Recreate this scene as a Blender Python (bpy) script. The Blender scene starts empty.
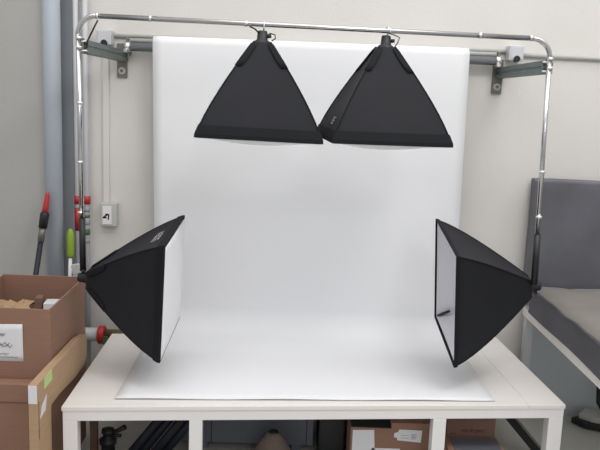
import bpy, math, random
from mathutils import Vector, Matrix, Euler
random.seed(7)
C = bpy.context.scene.collection
sc = bpy.context.scene
PI = math.pi

# ------------------------------------------------------------------ camera, world, lights, exposure
cam_data = bpy.data.cameras.new('camera')
cam = bpy.data.objects.new('camera', cam_data); C.objects.link(cam)
sc.camera = cam
pitch, yaw, roll = 0.1674, -0.0069, 0.0385
f = Vector((-math.sin(yaw)*math.cos(pitch), math.cos(yaw)*math.cos(pitch), -math.sin(pitch)))
rt = f.cross(Vector((0, 0, 1))).normalized(); up = rt.cross(f)
r2 = rt*math.cos(roll) + up*math.sin(roll); u2 = up*math.cos(roll) - rt*math.sin(roll)
M = Matrix((r2, u2, -f)).transposed().to_4x4()
M.translation = Vector((-0.0608, -3.641, 1.5375))
cam.matrix_world = M
cam_data.sensor_width = 36.0
cam_data.lens = 745.87/600*36.0
cam_data.clip_start = 0.05

world = bpy.data.worlds.new('world'); sc.world = world; world.use_nodes = True
bg = world.node_tree.nodes['Background']
# room surroundings: pale ceiling above, walls around, darker floor below
wt = world.node_tree
wtc = wt.nodes.new('ShaderNodeTexCoord'); wsep = wt.nodes.new('ShaderNodeSeparateXYZ')
wramp = wt.nodes.new('ShaderNodeValToRGB'); wmap = wt.nodes.new('ShaderNodeMapRange')
wmap.inputs['From Min'].default_value = -1.0; wmap.inputs['From Max'].default_value = 1.0
wt.links.new(wtc.outputs['Generated'], wsep.inputs['Vector']); wt.links.new(wsep.outputs['Z'], wmap.inputs['Value'])
wt.links.new(wmap.outputs['Result'], wramp.inputs['Fac']); wt.links.new(wramp.outputs['Color'], bg.inputs['Color'])
e = wramp.color_ramp.elements
e[0].position = 0.30; e[0].color = (0.40, 0.39, 0.37, 1)
e[1].position = 0.78; e[1].color = (1.0, 0.99, 0.975, 1)
m_ = wramp.color_ramp.elements.new(0.5); m_.color = (0.66, 0.66, 0.66, 1)
bg.inputs['Strength'].default_value = 0.70

def area(name, loc, target, sx, sy, power, col):
    d = bpy.data.lights.new(name, 'AREA'); d.shape = 'RECTANGLE'; d.size = sx; d.size_y = sy
    d.energy = power; d.color = col
    o = bpy.data.objects.new(name, d); C.objects.link(o); o.location = loc
    o.rotation_euler = (Vector(target) - Vector(loc)).to_track_quat('-Z', 'Y').to_euler()
    return o
area('hall_daylight', (2.1, -11.5, 6.2), (0.1, -0.3, 0.9), 2.2, 1.4, 95, (0.96, 0.98, 1.0))
area('ceiling_skylight', (0.5, -1.7, 3.7), (0.5, -1.3, 0.0), 5.0, 2.6, 62, (1.0, 0.99, 0.975))
area('ceiling_tube_light', (1.1, -2.2, 3.3), (0.6, -0.9, 0.4), 0.9, 0.3, 17, (1.0, 0.985, 0.965))

sc.view_settings.view_transform = 'Standard'
sc.view_settings.look = 'None'
sc.view_settings.gamma = 1.0
sc.view_settings.use_curve_mapping = False
sc.view_settings.exposure = 0.0

# ------------------------------------------------------------------ materials
def srgb(r, g, b):
    def l(c):
        c /= 255.0
        return c/12.92 if c <= 0.04045 else ((c+0.055)/1.055)**2.4
    return (l(r), l(g), l(b), 1.0)

def mat(name, col, rough=0.6, metal=0.0, noise=0.0, nscale=20.0, bump=0.0, bscale=200.0, sheen=0.0, stretch=None, spec=0.5):
    m = bpy.data.materials.new(name); m.use_nodes = True
    nt = m.node_tree; b = nt.nodes['Principled BSDF']
    b.inputs['Base Color'].default_value = col
    b.inputs['Roughness'].default_value = rough
    b.inputs['Metallic'].default_value = metal
    b.inputs['Specular IOR Level'].default_value = spec
    if sheen:
        b.inputs['Sheen Weight'].default_value = sheen
    tc = nt.nodes.new('ShaderNodeTexCoord'); src = tc.outputs['Object']
    if stretch:
        mp = nt.nodes.new('ShaderNodeMapping'); mp.inputs['Scale'].default_value = stretch
        nt.links.new(src, mp.inputs['Vector']); src = mp.outputs['Vector']
    if noise:
        n = nt.nodes.new('ShaderNodeTexNoise'); n.inputs['Scale'].default_value = nscale
        n.inputs['Detail'].default_value = 5
        nt.links.new(src, n.inputs['Vector'])
        r = nt.nodes.new('ShaderNodeValToRGB')
        r.color_ramp.elements[0].position = 0.3; r.color_ramp.elements[1].position = 0.7
        r.color_ramp.elements[0].color = tuple(c*(1-noise) for c in col[:3])+(1,)
        r.color_ramp.elements[1].color = tuple(min(1, c*(1+noise)) for c in col[:3])+(1,)
        nt.links.new(n.outputs['Fac'], r.inputs['Fac']); nt.links.new(r.outputs['Color'], b.inputs['Base Color'])
    if bump:
        n = nt.nodes.new('ShaderNodeTexNoise'); n.inputs['Scale'].default_value = bscale
        n.inputs['Detail'].default_value = 3
        nt.links.new(src, n.inputs['Vector'])
        bp = nt.nodes.new('ShaderNodeBump'); bp.inputs['Strength'].default_value = bump
        bp.inputs['Distance'].default_value = 0.01
        nt.links.new(n.outputs['Fac'], bp.inputs['Height']); nt.links.new(bp.outputs['Normal'], b.inputs['Normal'])
    return m

M_wall = mat('painted_plaster', srgb(222, 219, 215), 0.85, noise=0.02, nscale=3, bump=0.08, bscale=60)
M_pilaster = mat('grey_painted_plaster', srgb(176, 175, 172), 0.85, noise=0.03, nscale=2, bump=0.08, bscale=60)
M_strip = mat('dark_grey_strip', srgb(122, 126, 131), 0.6, noise=0.05, nscale=6)
M_floor = mat('polished_pale_floor', srgb(188, 188, 183), 0.35, noise=0.05, nscale=4)
M_pvc = mat('pale_blue_grey_plastic', srgb(172, 179, 188), 0.5)
M_pvcw = mat('white_plastic_pipe', srgb(205, 207, 210), 0.4)
M_chrome = mat('polished_steel', (0.62, 0.62, 0.63, 1), 0.22, 1.0)
M_ring = mat('bright_steel', (0.85, 0.85, 0.85, 1), 0.35, 1.0)
M_zinc = mat('weathered_zinc', srgb(98, 110, 107), 0.5, 0.35, noise=0.15, nscale=25)
M_plate = mat('dull_steel', srgb(130, 128, 122), 0.5, 0.6, noise=0.15, nscale=30)
M_tube = mat('aluminium_tube', (0.30, 0.32, 0.335, 1), 0.4, 0.5)
M_paper = mat('white_paper', srgb(238, 239, 242), 0.8, bump=0.02, bscale=6)
M_white = mat('white_laminate', srgb(236, 232, 228), 0.4, noise=0.012, nscale=3, stretch=(1, 8, 1))
M_whitepaint = mat('white_paint', srgb(238, 236, 236), 0.45)
M_nylon = mat('black_nylon', srgb(33, 34, 39), 0.7, bump=0.05, bscale=500, noise=0.06, nscale=12, spec=0.25)
M_nylon2 = mat('black_webbing', srgb(29, 30, 34), 0.8, bump=0.1, bscale=400, spec=0.2)
M_diff = mat('white_diffuser_cloth', srgb(240, 240, 243), 0.8, bump=0.03, bscale=300)
M_silver = mat('silver_lining', srgb(226, 226, 232), 0.5, 0.0, bump=0.15, bscale=45)
M_black = mat('black_plastic', srgb(30, 31, 34), 0.45)
M_blackm = mat('black_metal', srgb(38, 40, 44), 0.35, 0.4)
M_red = mat('red_paint', srgb(178, 44, 46), 0.45)
M_green = mat('lime_green_rubber', srgb(142, 172, 48), 0.5)
M_card = mat('brown_cardboard', srgb(146, 112, 94), 0.85, noise=0.05, nscale=8, stretch=(1, 1, 14))
M_card2 = mat('tan_cardboard', srgb(180, 150, 118), 0.85, noise=0.05, nscale=8, stretch=(1, 1, 10))
M_card3 = mat('dark_brown_cardboard', srgb(120, 92, 80), 0.85, noise=0.06, nscale=8)
M_label = mat('white_label', srgb(226, 226, 230), 0.6)
M_ink = mat('grey_ink', srgb(150, 150, 158), 0.8)
M_inkd = mat('black_ink', srgb(35, 35, 40), 0.8)
M_inkr = mat('dark_red_ink', srgb(84, 40, 42), 0.8)
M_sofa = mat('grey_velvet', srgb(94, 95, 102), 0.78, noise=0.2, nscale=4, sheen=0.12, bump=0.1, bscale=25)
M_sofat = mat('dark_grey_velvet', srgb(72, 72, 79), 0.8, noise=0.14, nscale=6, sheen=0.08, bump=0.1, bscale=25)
M_sofatop = mat('lit_taupe_velvet', srgb(124, 119, 112), 0.8, noise=0.12, nscale=5, sheen=0.2, bump=0.1, bscale=25)  # seat velvet as it looks lit from above, light put into the colour
M_lgrey = mat('light_grey_plastic', srgb(196, 196, 192), 0.4)
M_shade = mat('blue_grey_shade', srgb(196, 203, 208), 0.6)  # bluish shade under the bench put into the colour
M_logo = mat('pale_print', srgb(176, 176, 178), 0.7)
M_logod = mat('faint_grey_print', srgb(150, 151, 154), 0.7)
M_cloth = mat('brown_grey_cloth', srgb(118, 103, 96), 0.9, noise=0.12, nscale=15, bump=0.3, bscale=40)
M_slate = mat('slate_grey_metal', srgb(104, 108, 118), 0.5, 0.2)
M_bag = mat('navy_black_nylon', srgb(34, 38, 50), 0.6, bump=0.2, bscale=60)
M_sticker = mat('green_sticker', srgb(190, 212, 140), 0.6)
M_brass = mat('dull_brass', srgb(150, 135, 110), 0.4, 0.7)
M_valveg = mat('valve_green', srgb(70, 110, 70), 0.5)

# ------------------------------------------------------------------ mesh builder
class MB:
    def __init__(s): s.v = []; s.f = []; s.sm = []
    def add(s, vs, fs, smooth=False):
        o = len(s.v); s.v += [tuple(p) for p in vs]
        for q in fs: s.f.append([i+o for i in q]); s.sm.append(smooth)
        return s
    def box(s, x0, x1, y0, y1, z0, z1):
        vs = [(x, y, z) for z in (z0, z1) for y in (y0, y1) for x in (x0, x1)]
        return s.add(vs, [(0,2,3,1),(4,5,7,6),(0,1,5,4),(2,6,7,3),(0,4,6,2),(1,3,7,5)])
    def hexa(s, P):   # 8 points, order as box
        return s.add(P, [(0,2,3,1),(4,5,7,6),(0,1,5,4),(2,6,7,3),(0,4,6,2),(1,3,7,5)])
    def obox(s, c, ax, ay, az):   # centre and three half axes
        c = Vector(c); ax = Vector(ax); ay = Vector(ay); az = Vector(az)
        return s.hexa([c+ax*i+ay*j+az*k for k in (-1,1) for j in (-1,1) for i in (-1,1)])
    def tube(s, path, r, n=12, caps=True):
        P = [Vector(p) for p in path]; R = r if isinstance(r, (list, tuple)) else [r]*len(P)
        T = []
        for i in range(len(P)):
            a = P[max(i-1, 0)]; b = P[min(i+1, len(P)-1)]; T.append((b-a).normalized())
        nrm = T[0].orthogonal().normalized(); vs = []
        for i, p in enumerate(P):
            nrm = (nrm - T[i]*nrm.dot(T[i])).normalized(); bn = T[i].cross(nrm)
            for k in range(n):
                a = 2*PI*k/n; vs.append(p + (nrm*math.cos(a)+bn*math.sin(a))*R[i])
        fs = [(i*n+k, i*n+(k+1) % n, (i+1)*n+(k+1) % n, (i+1)*n+k) for i in range(len(P)-1) for k in range(n)]
        s.add(vs, fs, True)
        if caps:
            o = len(s.v)-len(vs)
            s.f.append([o+k for k in reversed(range(n))]); s.sm.append(False)
            s.f.append([o+(len(P)-1)*n+k for k in range(n)]); s.sm.append(False)
        return s
    def cyl(s, a, b, r, n=16): return s.tube([a, b], r, n)
    def lathe(s, prof, c, n=28):   # (radius, z) profile about +Z through c
        vs = []
        for (r, z) in prof:
            for k in range(n):
                a = 2*PI*k/n; vs.append((c[0]+r*math.cos(a), c[1]+r*math.sin(a), c[2]+z))
        fs = [(i*n+k, i*n+(k+1) % n, (i+1)*n+(k+1) % n, (i+1)*n+k) for i in range(len(prof)-1) for k in range(n)]
        s.add(vs, fs, True); o = len(s.v)-len(vs)
        s.f.append([o+k for k in reversed(range(n))]); s.sm.append(False)
        s.f.append([o+(len(prof)-1)*n+k for k in range(n)]); s.sm.append(False)
        return s
    def prism_x(s, poly, x0, x1):   # polygon of (y, z)
        n = len(poly); vs = [(x0, y, z) for y, z in poly]+[(x1, y, z) for y, z in poly]
        return s.add(vs, [list(range(n)), list(reversed(range(n, 2*n)))]+[(i, i+n, (i+1) % n+n, (i+1) % n) for i in range(n)])
    def prism_y(s, poly, y0, y1):   # polygon of (x, z)
        n = len(poly); vs = [(x, y0, z) for x, z in poly]+[(x, y1, z) for x, z in poly]
        return s.add(vs, [list(range(n)), list(reversed(range(n, 2*n)))]+[(i, i+n, (i+1) % n+n, (i+1) % n) for i in range(n)])
    def grid(s, rows, smooth=True):
        n = len(rows[0]); vs = [p for r in rows for p in r]
        return s.add(vs, [(i*n+k, i*n+k+1, (i+1)*n+k+1, (i+1)*n+k) for i in range(len(rows)-1) for k in range(n-1)], smooth)
    def build(s, name, m, parent=None, bevel=0.0, solid=0.0, off=0.0, subsurf=0, segs=2):
        me = bpy.data.meshes.new(name); d = Vector((0, 0, 0))
        if parent is not None and parent.get('_o'):
            d = Vector(parent['_o'])
        me.from_pydata([tuple(Vector(p)-d) for p in s.v], [], s.f)
        me.polygons.foreach_set('use_smooth', s.sm); me.materials.append(m); me.update()
        bm_fix(me)
        o = bpy.data.objects.new(name, me); C.objects.link(o)
        if parent is not None:
            o.parent = parent
            if parent.get('_o'): o['_o'] = parent['_o']
        if solid:
            q = o.modifiers.new('solid', 'SOLIDIFY'); q.thickness = solid; q.offset = off
        if bevel:
            q = o.modifiers.new('bevel', 'BEVEL'); q.width = bevel; q.segments = segs; q.limit_method = 'ANGLE'
            q.angle_limit = math.radians(40)
        if subsurf:
            q = o.modifiers.new('sub', 'SUBSURF'); q.levels = subsurf; q.render_levels = subsurf
        return o
import bmesh
def bm_fix(me):
    b = bmesh.new(); b.from_mesh(me); bmesh.ops.recalc_face_normals(b, faces=b.faces); b.to_mesh(me); b.free()

def tag(o, label, cat, group=None, kind=None):
    o['label'] = label; o['category'] = cat
    if group: o['group'] = group
    if kind: o['kind'] = kind
    return o
def thing(name, loc, label, cat, group=None):
    o = bpy.data.objects.new(name, None); C.objects.link(o); o.location = loc; o.empty_display_size = 0.05
    o['_o'] = tuple(loc)      # parts are written in room metres and shifted to this base
    return tag(o, label, cat, group)
def structure(name, mb, m, **k):
    o = mb.build(name, m, **k); o['kind'] = 'structure'; return o

# ------------------------------------------------------------------ the setting
structure('floor', MB().box(-3.2, 3.2, -6.0, 0.1, -0.1, 0.0), M_floor)
structure('wall_back', MB().box(-3.2, 3.2, 0.0, 0.12, 0.0, 3.0), M_wall)
structure('wall_left', MB().box(-3.2, -1.245, -0.10, 0.0, 0.0, 3.0), M_pilaster)      # grey pilaster at the left
structure('trim_1', MB().box(-1.195, -1.135, -0.05, 0.0, 0.0, 3.0), M_strip)           # flat darker grey strip beside it

# ------------------------------------------------------------------ white table
TC = [(-0.886, -1.076), (1.022, -0.889), (0.964, -0.021), (-0.914, -0.217)]           # FL FR BR BL
def tp(u, v, z):
    a, b, c, d = TC
    return Vector(((a[0]*(1-u)+b[0]*u)*(1-v)+(d[0]*(1-u)+c[0]*u)*v, (a[1]*(1-u)+b[1]*u)*(1-v)+(d[1]*(1-u)+c[1]*u)*v, z))
def tbox(mb, u0, u1, v0, v1, z0, z1):
    return mb.hexa([tp(u, v, z) for z in (z0, z1) for v in (v0, v1) for u in (u0, u1)])
tb = thing('table', (0.05, -0.55, 0), 'long low white table carrying the paper backdrop sweep', 'table')
mb = MB(); tbox(mb, 0, 0.922, 0, 1, 0.383, 0.4); tbox(mb, 0.9225, 1, 0, 1, 0.383, 0.4)
mb.build('tabletop', M_white, tb, bevel=0.002)
tbox(MB(), 0.002, 0.998, 0.004, 0.035, 0.344, 0.383).build('front_rail', M_whitepaint, tb, bevel=0.0015)
tbox(MB(), 0.002, 0.998, 0.965, 0.996, 0.344, 0.383).build('back_rail', M_whitepaint, tb, bevel=0.0015)
tbox(MB(), 0.002, 0.018, 0.035, 0.965, 0.344, 0.383).build('side_rail', M_whitepaint, tb, bevel=0.0015)
tbox(MB(), 0.982, 0.998, 0.035, 0.965, 0.344, 0.383).build('side_rail', M_whitepaint, tb, bevel=0.0015)
for (ua, ub) in ((0.002, 0.0288), (0.2409, 0.266), (0.7264, 0.7532), (0.968, 0.998)):
    for (va, vb) in ((0.004, 0.06), (0.94, 0.996)):
        tbox(MB(), ua, ub, va, vb, 0.0, 0.344).build('leg', M_whitepaint, tb, bevel=0.0015)

# ------------------------------------------------------------------ wall fittings: junction boxes, conduits, outlet
def junction(x, label):
    t = thing('junction_box', (x, 0, 1.75), label, 'junction box', 'junction boxes of the conduit')
    MB().box(x-0.034, x+0.034, -0.07, 0.0, 1.752, 1.822).build('housing', M_pvcw, t, bevel=0.004)
    MB().box(x-0.026, x+0.026, -0.0735, -0.07, 1.760, 1.814).build('cover', M_pvcw, t, bevel=0.001)
    MB().cyl((x+0.002, -0.05, 1.760), (x+0.002, -0.079, 1.760), 0.015).build('cable_gland', M_black, t)
junction(-0.983, 'pale junction box above the left end of the backdrop tube')
junction(0.945, 'pale junction box above the right end of the backdrop tube')
c = MB().cyl((-0.952, -0.011, 1.800), (0.912, -0.011, 1.797), 0.009).build('conduit', M_lgrey)
tag(c, 'thin grey conduit along the wall behind the backdrop tube, between the junction boxes', 'conduit', 'wall conduits')
c = MB().cyl((0.978, -0.012, 1.783), (2.6, -0.012, 1.770), 0.010).build('conduit', M_lgrey)
tag(c, 'thin grey conduit running along the wall to the right of the metal frame', 'conduit', 'wall conduits')
c = MB().box(-1.005, -0.975, -0.014, 0.0, 1.002, 1.752).build('conduit', M_wall, bevel=0.002)
tag(c, 'slim wall-coloured vertical trunking coming down to the power outlet', 'conduit', 'wall conduits')
t = thing('power_outlet', (-0.972, 0, 0.887), 'white wall outlet above the left softbox', 'outlet')
MB().box(-1.012, -0.932, -0.045, 0.0, 0.887, 1.002).build('housing', M_lgrey, t, bevel=0.004)
MB().box(-1.000, -0.956, -0.049, -0.045, 0.898, 0.988).build('cover', M_whitepaint, t, bevel=0.001)
mk = MB()
def stroke(mb, pts, w, y, d=0.0012):   # flat stroke on a wall-facing plane (x, z)
    for (a, b) in zip(pts[:-1], pts[1:]):
        a = Vector((a[0], y, a[1])); b = Vector((b[0], y, b[1])); dv = (b-a); L = dv.length/2+w*0.3
        ax = dv.normalized(); az = Vector((-ax.z, 0, ax.x))
        mb.obox((a+b)/2, ax*L, Vector((0, d/2, 0)), az*(w/2))
stroke(mk, [(-0.974, 0.948), (-0.996, 0.931), (-0.982, 0.931)], 0.007, -0.0495)
stroke(mk, [(-0.984, 0.948), (-0.969, 0.945), (-0.971, 0.922)], 0.006, -0.0495)
mk.build('black_marking', M_inkd, t)

# ------------------------------------------------------------------ wall brackets and the roller tube
def bracket(x, px, label, g):
    t = thing('wall_bracket', (x, 0, 1.68), label, 'bracket', 'steel brackets holding the frame')
    w, h = 0.021, 0.041; z0 = 1.681-0.011*g; zp = -0.008*g
    # strut channel, open at the top, with a pressed groove in each side
    prof = [(-w, 0), (w, 0), (w, 0.015), (w-0.004, 0.018), (w-0.004, 0.026), (w, 0.029), (w, h+0.008), (w-0.009, h+0.008), (w-0.009, h+0.003),
            (w-0.004, h+0.003), (w-0.004, 0.033), (w-0.008, 0.026), (w-0.008, 0.018), (w-0.004, 0.012), (w-0.004, 0.004)]
    full = prof + [(-a, b) for a, b in reversed(prof[2:])]
    MB().prism_y([(x+a, z0+b) for a, b in full], -0.694, -0.012).build('arm', M_zinc, t)
    MB().box(px-0.024, px+0.024, -0.012, 0.0, 1.605+zp, 1.765+zp).build('wall_plate', M_plate, t, bevel=0.002)
    wz = MB().cyl((px, -0.012, 1.637+zp), (px, -0.017, 1.637+zp), 0.017, 20).build('washer', M_lgrey, t)
    MB().cyl((px, -0.017, 1.637+zp), (px, -0.026, 1.637+zp), 0.0075, 6).build('bolt', M_plate, wz)
    for dz in (0.008, 0.043):
        MB().cyl((x-0.02, -0.697, z0+dz), (x+0.020, -0.697, z0+dz), 0.004, 8).build('clamp_bolt', M_ring, t)
    MB().box(x-0.008, x+0.008, -0.700, -0.690, z0-0.002, z0+0.054).build('clamp', M_plate, t)
bracket(-0.905, -0.912, 'greenish steel strut bracket clamped to the left post of the frame', 0)
bracket(0.892, 0.880, 'greenish steel strut bracket clamped to the right post of the frame', 1)

t = thing('roller_tube', (0, -0.062, 1.76), 'grey metal tube across the wall holding the paper roll', 'tube')
MB().cyl((-0.865, -0.062, 1.748), (0.855, -0.062, 1.748), 0.0205, 28).build('tube', M_tube, t)
MB().cyl((-0.865, -0.058, 1.778), (0.855, -0.058, 1.778), 0.0095, 20).build('upper_rod', M_lgrey, t)
for x in (-0.873, 0.863):
    MB().cyl((x-0.012, -0.062, 1.748), (x+0.012, -0.062, 1.748), 0.023, 20).build('end_fitting', M_ring, t)
    MB().box(x-0.006, x+0.006, -0.075, -0.0, 1.715, 1.790).build('holder', M_plate, t, bevel=0.002)
    MB().cyl((x-0.004, -0.10, 1.728), (x-0.004, -0.07, 1.728), 0.009, 8).build('thumb_screw', M_ring, t)

# ------------------------------------------------------------------ paper backdrop
bd = thing('paper_backdrop', (0, -0.093, 1.77), 'seamless white paper backdrop hanging from the tube and sweeping over the table', 'backdrop')
def sheet_rows():
    rows = []; n = 33; yw = -0.099; zt = 0.4035; R = 0.11
    prof = []
    for i in range(7): # over the top of the tube
        a = math.radians(20*i-30); prof.append((-0.062-0.0372*math.sin(a), 1.764+0.0372*math.cos(a)))
    for i in range(1, 15): prof.append((yw, 1.764-(1.764-zt-R)*i/14))
    for i in range(1, 11):
        a = PI/2*i/10; prof.append((yw-R*(1-math.cos(a)), zt+R*(1-math.sin(a))))
    for k, (y, z) in enumerate(prof):
        rows.append([(-0.750+(1.470)*j/(n-1)+(0.018*(1.77-z)/1.37), y, z) for j in range(n)])
    y0 = yw-R
    for i in range(1, 17):
        s = i/16; r = []
        for j in range(n):
            q = j/(n-1); yf = -0.996+(-0.885+0.996)*q
            x = (-0.732+1.470*q)*(1-s)+(-0.712+1.460*q)*s
            lift = 0.0045*(s**10)*(0.35+0.65*math.sin(q*9.0+0.8)**2)
            r.append((x, y0*(1-s)+yf*s, zt+lift))
        rows.append(r)
    return rows
MB().grid(sheet_rows()).build('paper_sheet', M_paper, bd, solid=0.0008)
MB().cyl((-0.749, -0.062, 1.764), (0.719, -0.062, 1.764), 0.0367, 28).build('paper_roll', M_paper, bd)

# ------------------------------------------------------------------ bent steel frame
YF = -0.71
fr = thing('lamp_frame', (0, YF, 0.8), 'upside-down U of bright steel tube held out from the wall to carry the softboxes', 'frame')
A = Vector((-0.916, YF, 1.820)); B = Vector((0.893, YF, 1.799)); rb = 0.072; rr = 0.0098
MB().cyl(A+Vector((rb, 0, -0.0006)), B-Vector((rb, 0, -0.0006)), rr).build('top_bar', M_chrome, fr)
def bend(P, sgn, name):
    pts = []
    for i in range(11):
        a = PI/2*i/10
        pts.append(P+Vector((sgn*(rb-rb*math.sin(a)), 0, -rb+rb*math.cos(a))))
    MB().tube(pts, rr).build('corner_bend', M_chrome, fr)
bend(A, 1, 'l'); bend(B, -1, 'r')
EL = Vector((-0.9065, YF, 0.822)); ER = Vector((0.914, YF, 0.835))
SL = Vector((-0.9085, YF, 1.025)); SR = Vector((0.9085, YF, 1.030))
MB().cyl(A-Vector((0, 0, rb)), SL, rr).build('post', M_chrome, fr)
MB().cyl(B-Vector((0, 0, rb)), SR, rr).build('post', M_chrome, fr)
MB().tube([SL+Vector((0, 0, 0.01)), EL], 0.0125).build('post_sleeve', M_black, fr)
MB().tube([SR+Vector((0, 0, 0.01)), ER], 0.0135).build('post_sleeve', M_black, fr)
def rings(pts):
    for (p, d) in pts:
        p = Vector(p); d = Vector(d)
        MB().cyl(p-d*0.005, p+d*0.005, rr+0.0022).build('joint_ring', M_ring, fr)
zb = lambda x: 1.820+(x+0.916)/(1.809)*(-0.021)
rings([((x, YF, zb(x)), (1, 0, 0)) for x in (-0.842, -0.640, -0.275, 0.275, 0.62, 0.815)])
rings([((-0.913, YF, z), (0, 0, 1)) for z in (1.735, 1.70, 1.49, 1.26, 1.06)])
rings([((0.896+(1.72-z)*0.02, YF, z), (0, 0, 1)) for z in (1.725, 1.69, 1.29, 1.11)])
cb = MB().tube([(-0.838, YF-0.010, 1.802), (-0.858, YF-0.006, 1.765), (-0.880, YF, 1.725), (-0.886, YF+0.01, 1.70)], 0.0035, 8).build('cable', M_black)
tag(cb, 'short black cable hanging from the rail at the top left corner of the frame', 'cable')

# ------------------------------------------------------------------ softboxes
S, HH = 0.454, 0.366
def half(t): return 0.019+(S/2-0.019)*(1-(1-min(t, 1.0))**1.24)
def shell_pt(t, side, s, out=0.0, inset=0.0):
    # side 0..3, s in 0..1 along the side, local apex at origin and mouth at z = -HH
    w = half(t)-inset
    sag = 0.055*w*math.sin(PI*min(1, t))*(1-(2*s-1)**2)+0.02*w*(1-(2*s-1)**2)
    a = -w+2*w*s; b = -(w-sag+out)
    x, y = a, b
    for _ in range(side): x, y = -y, x
    return Vector((x, y, -HH*t+out*0.6))
def make_softbox(name, loc, rot, label, diffuser=True, sag=0.014, flaps=True, rim=0.036):
    t = bpy.data.objects.new(name, None); C.objects.link(t); t.location = loc; t.rotation_euler = rot; t.empty_display_size = 0.05
    tag(t, label, 'softbox', 'black pyramid softboxes')
    N = 12; ts = [0.05, 0.09, 0.15, 0.22, 0.3, 0.4, 0.5, 0.6, 0.7, 0.8, 0.9, 0.96, 1.0]
    mb = MB()
    for sd in range(4):
        mb.grid([[shell_pt(q, sd, k/N) for k in range(N+1)] for q in ts])
    mb.build('fabric_shell', M_nylon, t)
    mb = MB()
    for sd in range(4):
        mb.grid([[shell_pt(q, sd, k/N, inset=0.004)+Vector((0, 0, -0.001)) for k in range(N+1)] for q in ts])
    mb.build('silver_lining', M_silver, t)
    # seam ribs along the four rods
    for sd in range(4):
        mb = MB(); mb.tube([shell_pt(q, sd, 0.0) for q in ts], 0.0032, 6); mb.build('rod_seam', M_nylon2, t)
    # rim skirt
    w = S/2; mb = MB(); e = 0.0045
    zt, zb2 = -HH+rim, -HH-0.008
    wt = half(1-rim/HH)+e
    for sd in range(4):
        def rp(a, b, z):
            x, y = a, b
            for _ in range(sd): x, y = -y, x
            return Vector((x, y, z))
        P = [[rp(-ww+2*ww*k/10, -ww, z) for k in range(11)] for (ww, z) in ((wt, zt), (w+e, -HH+rim*0.17), (w+e+0.001, zb2))]
        mb.grid(P, False)
    mb.build('rim_band', M_nylon2, t, solid=0.003)
    if diffuser:
        rows = []
        for i in range(17):
            r = []
            for k in range(17):
                a, b = i/8-1, k/8-1
                r.append((a*(w-0.003), b*(w-0.003), -HH-0.0095-sag*(1-a*a)*(1-b*b)))
            rows.append(r)
        MB().grid(rows).build('diffuser', M_diff, t, solid=0.001)
    else:
        # bare rod ends inside the open mouth
        for (sx, sy) in ((1, 1), (1, -1), (-1, 1), (-1, -1)):
            MB().cyl((sx*(w-0.006), sy*(w-0.006), -HH+0.004), (sx*(w-0.045), sy*(w-0.045), -HH+0.05), 0.006, 8).build('rod_end', M_black, t)
    if flaps:
        for sd in range(4):
            mb = MB(); fr_ = [0.075, 0.13, 0.19, 0.25, 0.31]
            A_ = []
            for q, cov in zip(fr_, (0.24, 0.22, 0.19, 0.16, 0.12)):
                row = [shell_pt(q, sd, 1-cov*(1-k/4), 0.004) for k in range(5)] + [shell_pt(q, (sd+1) % 4, cov*(k+1)/4, 0.004) for k in range(4)]
                A_.append(row)
            mb.grid(A_); mb.build('corner_flap', M_nylon2, t, solid=0.002)
    mb = MB().lathe([(0.032, -0.042), (0.034, -0.024), (0.030, -0.014), (0.021, -0.010), (0.019, 0.018), (0.016, 0.024)], (0, 0, 0), 20)
    sk = mb.build('lamp_socket', M_black, t)
    MB().cyl((0.018, 0, 0.004), (0.034, 0, 0.006), 0.007, 10).build('knob', M_black, sk)
    return t
def glyphs(mb, org, du, dv, nrm, W, Hh, pats):
    # small block letters from stroke segments, laid on a fabric panel
    org = Vector(org); du = Vector(du).normalized(); dv = Vector(dv).normalized(); nrm = Vector(nrm).normalized()
    for i, segs in enumerate(pats):
        for (x0, y0, x1, y1) in segs:
            a = org+du*(i*W*1.3+x0*W)+dv*(y0*Hh); b = org+du*(i*W*1.3+x1*W)+dv*(y1*Hh)
            d = (b-a); L = d.length/2+0.0012; d.normalize(); e2 = nrm.cross(d)
            mb.obox((a+b)/2, d*L, e2*0.0021, nrm*0.0006)
E_ = [(0,0,0,1),(0,1,1,1),(0,.5,.8,.5),(0,0,1,0)]
S_ = [(1,1,0,1),(0,1,0,.5),(0,.5,1,.5),(1,.5,1,0),(1,0,0,0)]
O_ = [(0,0,0,1),(0,1,1,1),(1,1,1,0),(1,0,0,0)]
N_ = [(0,0,0,1),(0,1,1,0),(1,0,1,1)]

h1 = make_softbox('softbox', (-0.212, -0.71, 1.764), (0.018, 0.021, 0.081), 'black softbox hanging from the top bar, the left one of the hanging pair', sag=0.030)
h2 = make_softbox('softbox', (0.262, -0.70, 1.765), (0.02, 0.004, 0.12), 'black softbox hanging from the top bar with a faint mark on its left panel', sag=0.030)
s1 = make_softbox('softbox', (-0.901, -0.717, 0.796), (1.06, -1.47, -1.064), 'black softbox with white lettering on the end of the left post, facing right', rim=0.022)
s2 = make_softbox('softbox', (0.933, -0.660, 0.815), (1.066, 1.403, 1.058), 'black softbox on the end of the right post, its silver mouth open to the left', diffuser=False, flaps=False, rim=0.008)
h1.scale = (1, 1, 1.01); s1.scale = (1, 1, 0.96); s2.scale = (1, 1, 0.99); h2.scale = (0.965, 0.965, 1.01)
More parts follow.
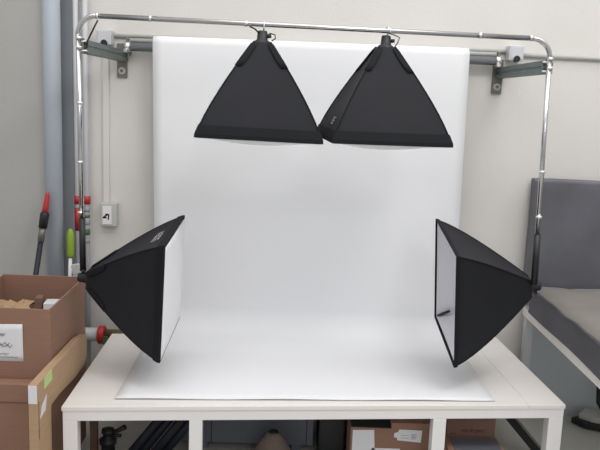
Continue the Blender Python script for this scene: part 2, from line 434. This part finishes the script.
# hanging hooks
def hook(t, x, y0=0):
    bar_z = 1.807-t.location.z
    pts = [(0, 0, 0.02), (0, 0, 0.035)]
    pts = [(0.004, 0, 0.018), (0.004, 0.0, bar_z-0.022)]
    for i in range(9):
        a = -PI/2+PI*1.35*i/8
        pts.append((0.004, -0.0+0.0155*math.cos(a)*-1+0.0, bar_z+0.0155*math.sin(a)))
    MB().tube(pts, 0.0028, 8).build('hook', M_ring, t)
hook(h1, 0); hook(h2, 0)
MB().tube([(-0.050, -0.012, 0.036), (-0.03, -0.014, 0.028), (-0.012, -0.012, 0.012)], 0.0032, 8).build('strap', M_black, h1)
MB().tube([(0.014, 0, 0.004), (0.03, 0, 0.016), (0.048, 0, 0.012), (0.05, 0, -0.002), (0.036, 0, -0.012)], 0.0025, 8).build('wire_loop', M_black, h1)
MB().tube([(0.012, -0.02, 0.030), (0.03, -0.02, 0.026), (0.050, -0.02, 0.018), (0.042, -0.02, -0.004), (0.026, -0.02, -0.026)], 0.0028, 8).build('wire_loop', M_plate, h2)
# lettering on the left softbox (its upper panel) and the faint mark on the right hanging one
def panel_frame(sd, t, s, out=0.0015):
    p = shell_pt(t, sd, s, out); du = (shell_pt(t, sd, s+0.02, out)-p); dv = (shell_pt(t+0.02, sd, s, out)-p)
    return p, du.normalized(), dv.normalized(), du.cross(dv).normalized()
def logo(t, sd, tt, ss, W, Hh, pats, m, flip=1):
    p, du, dv, n = panel_frame(sd, tt, ss)
    c0 = shell_pt(0.5, sd, 0.5)
    if n.dot(Vector((c0.x, c0.y, 0))) < 0: n = -n
    mb = MB(); glyphs(mb, p+n*0.0012, du*flip, -dv, n, W, Hh, pats); return mb.build('logo', m, t)
LOGO_SIDE = {'s1': 1, 'h2': 3}
logo(s1, LOGO_SIDE['s1'], 0.86, 0.36, 0.028, 0.030, [S_, O_, E_, N_], M_logo)
logo(h2, LOGO_SIDE['h2'], 0.86, 0.47, 0.022, 0.026, [O_, E_], M_logod)

# ------------------------------------------------------------------ left corner: pipes, poles, valve
o = MB().cyl((-1.215, -0.105, 0), (-1.215, -0.105, 3.0), 0.041, 32).build('drain_pipe', M_pvc)
tag(o, 'thick pale blue-grey pipe standing floor to ceiling in the left corner', 'pipe')
def riser(x, label, stripes):
    t = thing('riser_pipe', (x, -0.035, 0), label, 'pipe', 'thin white pipes with red collars')
    MB().cyl((x, -0.035, 0.0), (x, -0.035, 3.0), 0.0135, 18).build('pipe', M_pvcw, t)
    MB().cyl((x, -0.035, 0.993), (x, -0.035, 1.032), 0.0185, 20).build('collar', M_red, t)
    for (z0, z1, nm, m) in stripes: MB().cyl((x, -0.035, z0), (x, -0.035, z1), 0.0147, 20).build(nm, m, t)
riser(-1.125, 'thin white wall pipe with a red collar and red label, nearer the thick pipe', [(0.86, 0.975, 'label', M_red)])
riser(-1.080, 'thin white wall pipe with a red collar and dark printing, nearer the outlet', [(0.955, 0.972, 'printed_band', M_ink), (0.925, 0.94, 'printed_band', M_valveg), (0.89, 0.91, 'printed_band', M_ink), (0.84, 0.87, 'printed_band', M_valveg), (0.80, 0.815, 'printed_band', M_ink)])

t = thing('pole_brush', (-1.31, -0.26, 0), 'black pole with a red tip leaning beside the thick pipe', 'pole')
a = Vector((-1.345, -0.33, 0.0)); b = Vector((-1.222, -0.17, 1.066)); L = lambda s: a+(b-a)*s
MB().tube([L(0), L(0.80)], 0.0125).build('shaft', M_bag, t)
MB().tube([L(0.78), L(0.845)], 0.0155).build('grey_sleeve', M_plate, t)
MB().tube([L(0.84), L(0.90), L(0.91)], [0.020, 0.021, 0.016]).build('cap', M_black, t)
MB().tube([L(0.905), L(0.93), L(0.985), L(0.995)], [0.014, 0.014, 0.010, 0.006]).build('tip', M_red, t)

t = thing('squeegee', (-1.11, -0.17, 0), 'white pole with a lime green grip standing between the pipes', 'pole')
MB().cyl((-1.133, -0.22, 0.0), (-1.133, -0.131, 0.765), 0.0085).build('pole', M_whitepaint, t)
MB().tube([(-1.133, -0.131, 0.744), (-1.133, -0.131, 0.76), (-1.133, -0.128, 0.85), (-1.133, -0.127, 0.875), (-1.133, -0.126, 0.884)], [0.013, 0.017, 0.0175, 0.012, 0.006], 18).build('grip', M_green, t)

o = MB().obox((-1.092, -0.175, 0.70), (0.02, 0, 0.004), (0, 0.012, 0), (-0.004, 0, 0.024)).box(-1.108, -1.08, -0.185, -0.165, 0.0, 0.68).build('white_bracket', M_lgrey, bevel=0.004)
tag(o, 'small pale upright piece behind the open box, right of the green grip', 'bracket')

t = thing('water_pipe', (-0.9, -0.11, 0.34), 'low wall pipe with a red valve cap behind the table corner', 'pipe')
MB().cyl((-1.16, -0.12, 0.360), (-1.0, -0.12, 0.360), 0.033, 24).build('pipe', M_pvcw, t)
MB().tube([(-1.004, -0.12, 0.360), (-1.0, -0.12, 0.360), (-0.976, -0.12, 0.360), (-0.971, -0.12, 0.360)], [0.040, 0.045, 0.045, 0.038], 24).build('valve_cap', M_red, t)
MB().cyl((-0.971, -0.12, 0.366), (-0.55, -0.12, 0.372), 0.022, 20).build('brass_body', M_brass, t)
MB().obox((-0.965, -0.15, 0.342), (0.014, 0, 0), (0, 0.006, 0), (0, 0, 0.02)).build('green_tag', M_valveg, t)

# ------------------------------------------------------------------ boxes at the left
t = thing('storage_box', (-1.25, -0.75, 0.0), 'lower closed brown cardboard box beneath the open box', 'box')
MB().box(-1.50, -0.966, -1.00, -0.48, 0.0, 0.378).build('body', M_card, t, bevel=0.003)
MB().box(-1.505, -0.964, -1.006, -0.475, 0.380, 0.452).build('lid', M_card, t, bevel=0.003)

t = thing('open_box', (-1.14, -0.72, 0.453), 'open brown cardboard box with a white paper label, on top of the closed box', 'box')
x0, x1, y0, y1, z0, z1, w = -1.318, -0.962, -0.952, -0.49, 0.4535, 0.742, 0.006
MB().box(x0, x1, y0, y1, z0, z0+w).build('bottom', M_card, t)
MB().box(x0, x1, y0, y0+w, z0+w, z1-0.014).build('front_wall', M_card, t, bevel=0.0015)
MB().box(x0, x1, y1-w, y1, z0+w, z1).build('back_wall', M_card, t, bevel=0.0015)
MB().box(x0, x0+w, y0+w, y1-w, z0+w, z1-0.004).build('side_wall', M_card, t, bevel=0.0015)
MB().prism_x([(y0+w, z0+w), (y1-w, z0+w), (y1-w, z1), (y0+w, z1-0.014)], x1-w, x1).build('side_wall', M_card, t, bevel=0.0015)
lb = MB().grid([[(-1.27+0.206*k/8, y0-0.0015-0.003*max(0, (k-6)/2)*(i/6), 0.519+0.003*k/8+(0.141+0.006*k/8)*i/6) for k in range(9)] for i in range(7)]).build('paper_label', M_label, t, solid=0.0006)
for (zz, xa, xb, amp) in ((0.628, -1.22, -1.130, 0.003), (0.623, -1.22, -1.135, 0.002), (0.590, -1.24, -1.115, 0.006), (0.582, -1.24, -1.105, 0.006), (0.551, -1.24, -1.12, 0.002), (0.538, -1.24, -1.085, 0.0015)):
    n = 16; mk = MB(); stroke(mk, [(xa+(xb-xa)*k/n, zz+amp*math.sin(k*2.4)) for k in range(n+1)], 0.0026, y0-0.0035)
    mk.build('handwriting_line', M_ink, lb)

# torn packing inside the open box
def crumple(name, cx, cy, cz, sx, sy, sz, m, seed, label, cat):
    rnd = random.Random(seed); rows = []
    for i in range(8):
        rows.append([(cx+sx*(k/7-0.5)+rnd.uniform(-.02, .02), cy+sy*(i/7-0.5)+rnd.uniform(-.02, .02), cz+sz*rnd.uniform(-.5, .5)) for k in range(8)])
    o = MB().grid(rows, False).build(name, m, None, solid=0.002); return tag(o, label, cat)
MB_f = MB().box(-1.308, -0.972, -0.942, -0.500, 0.4605, 0.60).build('packing_block', M_card3, None, bevel=0.004)
tag(MB_f, 'dark brown card filling the bottom of the open box', 'packing')
crumple('packing_paper', -1.21, -0.70, 0.640, 0.15, 0.28, 0.035, M_card2, 3, 'crumpled tan packing paper in the open box', 'packing paper')
o = MB().obox((-1.115, -0.62, 0.642), (0.014, 0.003, 0), (-0.004, 0.03, 0), (0, 0, 0.042)).build('carton', M_card3, None, bevel=0.002)
tag(o, 'small dark carton standing upright among the packing of the open box', 'carton')
o = MB().obox((-1.062, -0.62, 0.633), (0.030, 0.004, 0), (-0.004, 0.035, 0), (0, 0.003, 0.032)).build('carton', M_label, None, bevel=0.003)
tag(o, 'white carton in the right corner of the open box', 'carton')

# tall flat tan carton between boxes and table, cut to an L
t = thing('flat_carton', (-0.941, -1.0, 0), 'flat tan cardboard carton on edge with white and green stickers, beside the table', 'carton')
poly = [(-1.205, 0.0), (-1.062, 0.0), (-1.062, 0.400), (-0.95, 0.402), (-0.775, 0.392), (-0.632, 0.397), (-0.600, 0.42), (-0.600, 0.520), (-0.70, 0.535), (-1.205, 0.533)]
MB().prism_x(poly, -0.957, -0.926).build('panel', M_card2, t, bevel=0.0015)
MB().box(-0.9565, -0.9265, -1.2065, -1.205, 0.465, 0.531).build('white_label', M_label, t)
MB().add([(-0.9252, -1.135, 0.49), (-0.9252, -1.05, 0.495), (-0.9252, -1.05, 0.535), (-0.9252, -1.135, 0.532)], [(0,1,2,3)]).build('green_sticker', M_sticker, t, solid=0.0006)
MB().add([(-0.9252, -1.185, 0.40), (-0.9252, -1.125, 0.41), (-0.9252, -1.11, 0.465), (-0.9252, -1.165, 0.44)], [(0,1,2,3)]).build('white_sticker', M_label, t, solid=0.0006)
MB().box(-0.9263, -0.9253, -1.196, -1.190, 0.33, 0.47).build('slot', M_card3, t)

# ------------------------------------------------------------------ under the table
t = thing('camera_tripod', (-0.815, -0.70, 0), 'small black camera tripod with a raised handle under the left end of the table', 'tripod')
MB().lathe([(0.055, 0.0), (0.055, 0.02), (0.03, 0.035), (0.027, 0.075), (0.035, 0.08), (0.036, 0.10), (0.02, 0.106), (0.02, 0.125), (0.027, 0.128), (0.026, 0.143), (0.01, 0.147)], (-0.812, -0.70, 0), 20).build('body', M_black, t)
MB().tube([(-0.80, -0.70, 0.128), (-0.77, -0.705, 0.140), (-0.738, -0.71, 0.160)], [0.008, 0.009, 0.011]).build('handle', M_black, t)
MB().cyl((-0.795, -0.705, 0.118), (-0.755, -0.71, 0.121), 0.0075).build('lock_knob', M_black, t)
for k in range(4):
    dx = 0.047*k
    o = MB().tube([(-0.735+dx, -0.72+0.025*(k % 2), 0.018), (-0.535+dx, -0.60+0.025*(k % 2), 0.255)], 0.019, 14).build('folded_stand', M_bag)
    tag(o, ('dark folded light stand leaning under the table, nearest the small tripod', 'second dark folded light stand from the small tripod, under the table',
            'third dark folded light stand from the small tripod, under the table', 'dark folded light stand under the table, furthest from the small tripod')[k], 'light stand', 'folded stands under the table')
o = MB().tube([(-0.64, -0.83, 0.045), (-0.58, -0.83, 0.062), (-0.52, -0.83, 0.055), (-0.47, -0.83, 0.0385)], [0.03, 0.045, 0.04, 0.02], 14).build('black_bag', M_bag)
tag(o, 'small black cloth pouch on the floor in front of the folded stands', 'bag')
o = MB().box(-0.900, -0.868, -0.66, -0.64, 0.0, 0.30).build('cardboard_strip', M_card3, bevel=0.002)
tag(o, 'narrow brown cardboard strip upright just inside the left table leg', 'cardboard')

t = thing('metal_drawer_unit', (-0.2, -0.5, 0), 'low slate grey metal box against the wall under the table', 'drawer unit')
MB().box(-0.56, 0.055, -0.56, -0.33, 0.030, 0.24).build('body', M_slate, t, bevel=0.004)
MB().box(-0.395, -0.392, -0.5615, -0.56, 0.031, 0.239).build('seam', M_black, t)
MB().box(0.022, 0.026, -0.5615, -0.56, 0.031, 0.239).build('seam', M_black, t)
for x in (-0.43, -0.02):
    for y in (-0.53, -0.36): MB().box(x-0.02, x+0.02, y-0.02, y+0.02, 0.0, 0.030).build('foot', M_slate, t)
o = MB().box(0.075, 0.19, -0.62, -0.30, 0.0, 0.26).build('black_case', M_black, bevel=0.008)
tag(o, 'black case upright between the grey metal box and the labelled cardboard box', 'case')

t = thing('cloth_cone', (-0.12, -0.70, 0), 'brown-grey cloth cone with a dark tip under the middle of the table', 'cone')
MB().lathe([(0.112, 0.0), (0.100, 0.03), (0.078, 0.075), (0.052, 0.118), (0.034, 0.143), (0.022, 0.156)], (-0.118, -0.70, 0), 32).build('body', M_cloth, t)
MB().lathe([(0.023, 0.153), (0.020, 0.161), (0.010, 0.166), (0.002, 0.167)], (-0.118, -0.70, 0), 20).build('tip', M_blackm, t)

t = thing('labelled_box', (0.37, -0.65, 0), 'brown cardboard box with torn white labels under the table', 'box')
MB().box(0.197, 0.545, -0.80, -0.50, 0.0, 0.236).build('body', M_card, t, bevel=0.002)
MB().hexa([(0.197, -0.80, 0.236), (0.545, -0.80, 0.236), (0.197, -0.52, 0.238), (0.545, -0.52, 0.238), (0.197, -0.80, 0.239), (0.545, -0.80, 0.239), (0.197, -0.52, 0.290), (0.545, -0.52, 0.290)]).build('flap_gap_shade', M_black, t)  # solid black wedge painting the darkness inside the open flap
MB().hexa([(0.360, -0.803, 0.237), (0.545, -0.803, 0.237), (0.360, -0.53, 0.25), (0.545, -0.53, 0.25), (0.360, -0.803, 0.262), (0.545, -0.803, 0.262), (0.360, -0.53, 0.30), (0.545, -0.53, 0.30)]).build('flap', M_card, t, bevel=0.001)
MB().add([(0.204, -0.8012, 0.10), (0.300, -0.8012, 0.10), (0.291, -0.8012, 0.228), (0.205, -0.8012, 0.225)], [(0,1,2,3)]).build('white_label', M_label, t, solid=0.001)
MB().add([(0.285, -0.8012, 0.10), (0.40, -0.8012, 0.10), (0.40, -0.8012, 0.151), (0.285, -0.8012, 0.150)], [(0,1,2,3)]).build('white_label', M_label, t, solid=0.001)
l = MB().add([(0.386, -0.8012, 0.187), (0.483, -0.8012, 0.180), (0.486, -0.8012, 0.232), (0.392, -0.8012, 0.234), (0.389, -0.8012, 0.222), (0.374, -0.8012, 0.218), (0.372, -0.8012, 0.200), (0.386, -0.8012, 0.197)], [(0,1,2,3,4,5,6,7)]).build('torn_label', M_label, t, solid=0.001)
mk = MB()
for k, zz in enumerate((0.195, 0.201, 0.207, 0.213)): stroke(mk, [(0.442, zz), (0.460+0.004*(k % 2), zz+0.001)], 0.002, -0.8022)
for zz in (0.198, 0.210): stroke(mk, [(0.400, zz), (0.432, zz-0.001)], 0.0012, -0.8022)
mk.build('print', M_ink, l)

t = thing('cardboard_box', (0.69, -0.7, 0), 'brown cardboard box on the floor under the right end of the table', 'box')
MB().hexa([(0.575, -0.900, 0), (0.806, -0.900, 0), (0.585, -0.50, 0), (0.765, -0.50, 0), (0.575, -0.900, 0.2), (0.806, -0.900, 0.2), (0.585, -0.50, 0.2), (0.765, -0.50, 0.2)]).build('body', M_card, t, bevel=0.002)
MB().box(0.60, 0.79, -0.895, -0.79, 0.2, 0.2012).build('grey_tape', M_slate, t)
t = thing('printed_box', (0.69, -0.65, 0.2), 'small dark brown box with red print, on the box under the right table end', 'box')
MB().box(0.590, 0.788, -0.775, -0.52, 0.2015, 0.300).build('body', M_card3, t, bevel=0.002)
mk = MB()
for k in range(9):
    x = 0.655+0.011*k
    stroke(mk, [(x, 0.222), (x, 0.232)], 0.0024, -0.776)
    if k % 2: stroke(mk, [(x, 0.232), (x+0.006, 0.232)], 0.0024, -0.776)
    if k % 3 == 0: stroke(mk, [(x, 0.227), (x+0.006, 0.227)], 0.0024, -0.776)
    if k % 4 == 1: stroke(mk, [(x, 0.222), (x+0.006, 0.222)], 0.0024, -0.776)
stroke(mk, [(0.605, 0.212), (0.63, 0.212)], 0.0024, -0.776)
mk.build('red_print', M_inkr, t)

t = thing('folding_bar', (1.0, -0.5, 0), 'black folding bar leaning diagonally under the right end of the table', 'bar')
a = Vector((0.845, -0.47, 0.262)); b = Vector((1.068, -0.505, 0.014)); d = (b-a).normalized(); e = Vector((-d.z, 0, d.x))
MB().obox((a+b)/2, (b-a)/2, Vector((0, 0.012, 0)), e*0.017).build('bar', M_blackm, t, bevel=0.002)
MB().obox((a+b)/2+e*0.022*(1 if e.x > 0 else -1), (b-a)*0.48, Vector((0, 0.01, 0)), e*0.004).build('edge_strip', M_plate, t)

# ------------------------------------------------------------------ right: bench and cushions, floor tool
t = thing('bench', (1.5, -0.6, 0), 'white board bench along the wall under the grey cushions', 'bench')
MB().box(1.094, 2.2, -1.25, -0.03, 0.516, 0.560).build('board', M_white, t, bevel=0.002)
for x in (1.10, 2.15):
    for y in (-1.21, -0.08): MB().box(x, x+0.04, y, y+0.04, 0.0, 0.516).build('leg', M_pvcw, t, bevel=0.002)

MB().box(1.14, 2.15, -0.06, -0.04, 0.0, 0.516).build('bench_shade_panel', M_shade, t)  # added sheet, coloured like the shaded wall beneath the bench

def cushion(mb, x0, x1, y0, y1, z0, z1, ax, amp, seed):
    # soft box with gently wavy faces, subdivided then rounded by bevels
    n = 10; o = len(mb.v)
    rnd = random.Random(seed); ph = [rnd.uniform(0, 6) for _ in range(6)]
    def P(i, j, k):
        a, b, c = i/n, j/n, k/n
        q = Vector((x0+(x1-x0)*a, y0+(y1-y0)*b, z0+(z1-z0)*c))
        wob = amp*(math.sin(7*a+5*b+ph[0])+math.sin(9*b+4*c+ph[1])+math.sin(6*c+8*a+ph[2]))/3
        m = 1-max(abs(2*a-1), abs(2*b-1), abs(2*c-1))**6*0.0
        cc = Vector((2*a-1, 2*b-1, 2*c-1)); nn = Vector([v if abs(v) > 0.999 else 0 for v in cc])
        return q+nn*wob*(1-min(1, sum(1 for v in cc if abs(v) > 0.999)-1) if False else 1)
    ids = {}
    def V(i, j, k):
        if (i, j, k) not in ids: ids[(i, j, k)] = len(mb.v); mb.v.append(tuple(P(i, j, k)))
        return ids[(i, j, k)]
    R = range(n)
    for a in R:
        for b in R:
            for k in (0, n):
                mb.f += [[V(a, b, k), V(a+1, b, k), V(a+1, b+1, k), V(a, b+1, k)], [V(a, k, b), V(a+1, k, b), V(a+1, k, b+1), V(a, k, b+1)], [V(k, a, b), V(k, a+1, b), V(k, a+1, b+1), V(k, a, b+1)]]
                mb.sm += [True]*3
    return mb
t = thing('seat_cushion', (1.5, -0.6, 0.55), 'long dark grey seat cushion lying flat on the white bench', 'cushion')
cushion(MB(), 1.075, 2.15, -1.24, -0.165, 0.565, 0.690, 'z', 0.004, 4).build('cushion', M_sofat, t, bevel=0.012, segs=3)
MB().grid([[(1.079+1.06*a/12, -1.236+1.066*b/12, 0.6915+0.0035*math.sin(a*1.1+b*0.7)) for a in range(13)] for b in range(13)]).build('lit_top_layer', M_sofatop, t, solid=0.006)  # added layer: light falling on the cushion top, painted as paler taupe
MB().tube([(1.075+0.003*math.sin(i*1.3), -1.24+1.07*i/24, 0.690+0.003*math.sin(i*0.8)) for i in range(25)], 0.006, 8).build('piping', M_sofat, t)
t = thing('back_cushion', (1.5, -0.1, 0.68), 'tall dark grey back cushion leaning upright against the wall', 'cushion')
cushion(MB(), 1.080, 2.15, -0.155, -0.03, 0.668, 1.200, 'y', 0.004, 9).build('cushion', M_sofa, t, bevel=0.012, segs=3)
MB().tube([(1.080, -0.157, 0.69+0.505*i/20) for i in range(21)], 0.0055, 8).build('piping', M_sofa, t)

t = thing('floor_sweeper', (1.45, -0.2, 0), 'black floor tool with a pale top and pointed end, beside the right table leg', 'sweeper')
pl = [(1.345, -0.150), (1.385, -0.215), (1.62, -0.330), (1.66, -0.20), (1.41, -0.120)]
n = len(pl); MB().add([(x, y, 0.004) for x, y in pl]+[(x, y, 0.034) for x, y in pl], [list(range(n)), list(range(n, 2*n))]+[(i, (i+1) % n, (i+1) % n+n, i+n) for i in range(n)]).build('base', M_black, t, bevel=0.004)
pl = [(1.375, -0.165), (1.42, -0.215), (1.61, -0.300), (1.64, -0.16), (1.43, -0.095)]
n = len(pl); MB().add([(x, y, 0.034) for x, y in pl]+[(x, y, 0.062) for x, y in pl], [list(range(n)), list(range(n, 2*n))]+[(i, (i+1) % n, (i+1) % n+n, i+n) for i in range(n)]).build('pale_top', M_lgrey, t, bevel=0.005)
MB().tube([(1.50, -0.19, 0.06), (1.485, -0.12, 0.10), (1.49, -0.05, 0.38)], 0.011).build('handle', M_black, t)

for o in list(bpy.data.objects):
    if '_o' in o: del o['_o']
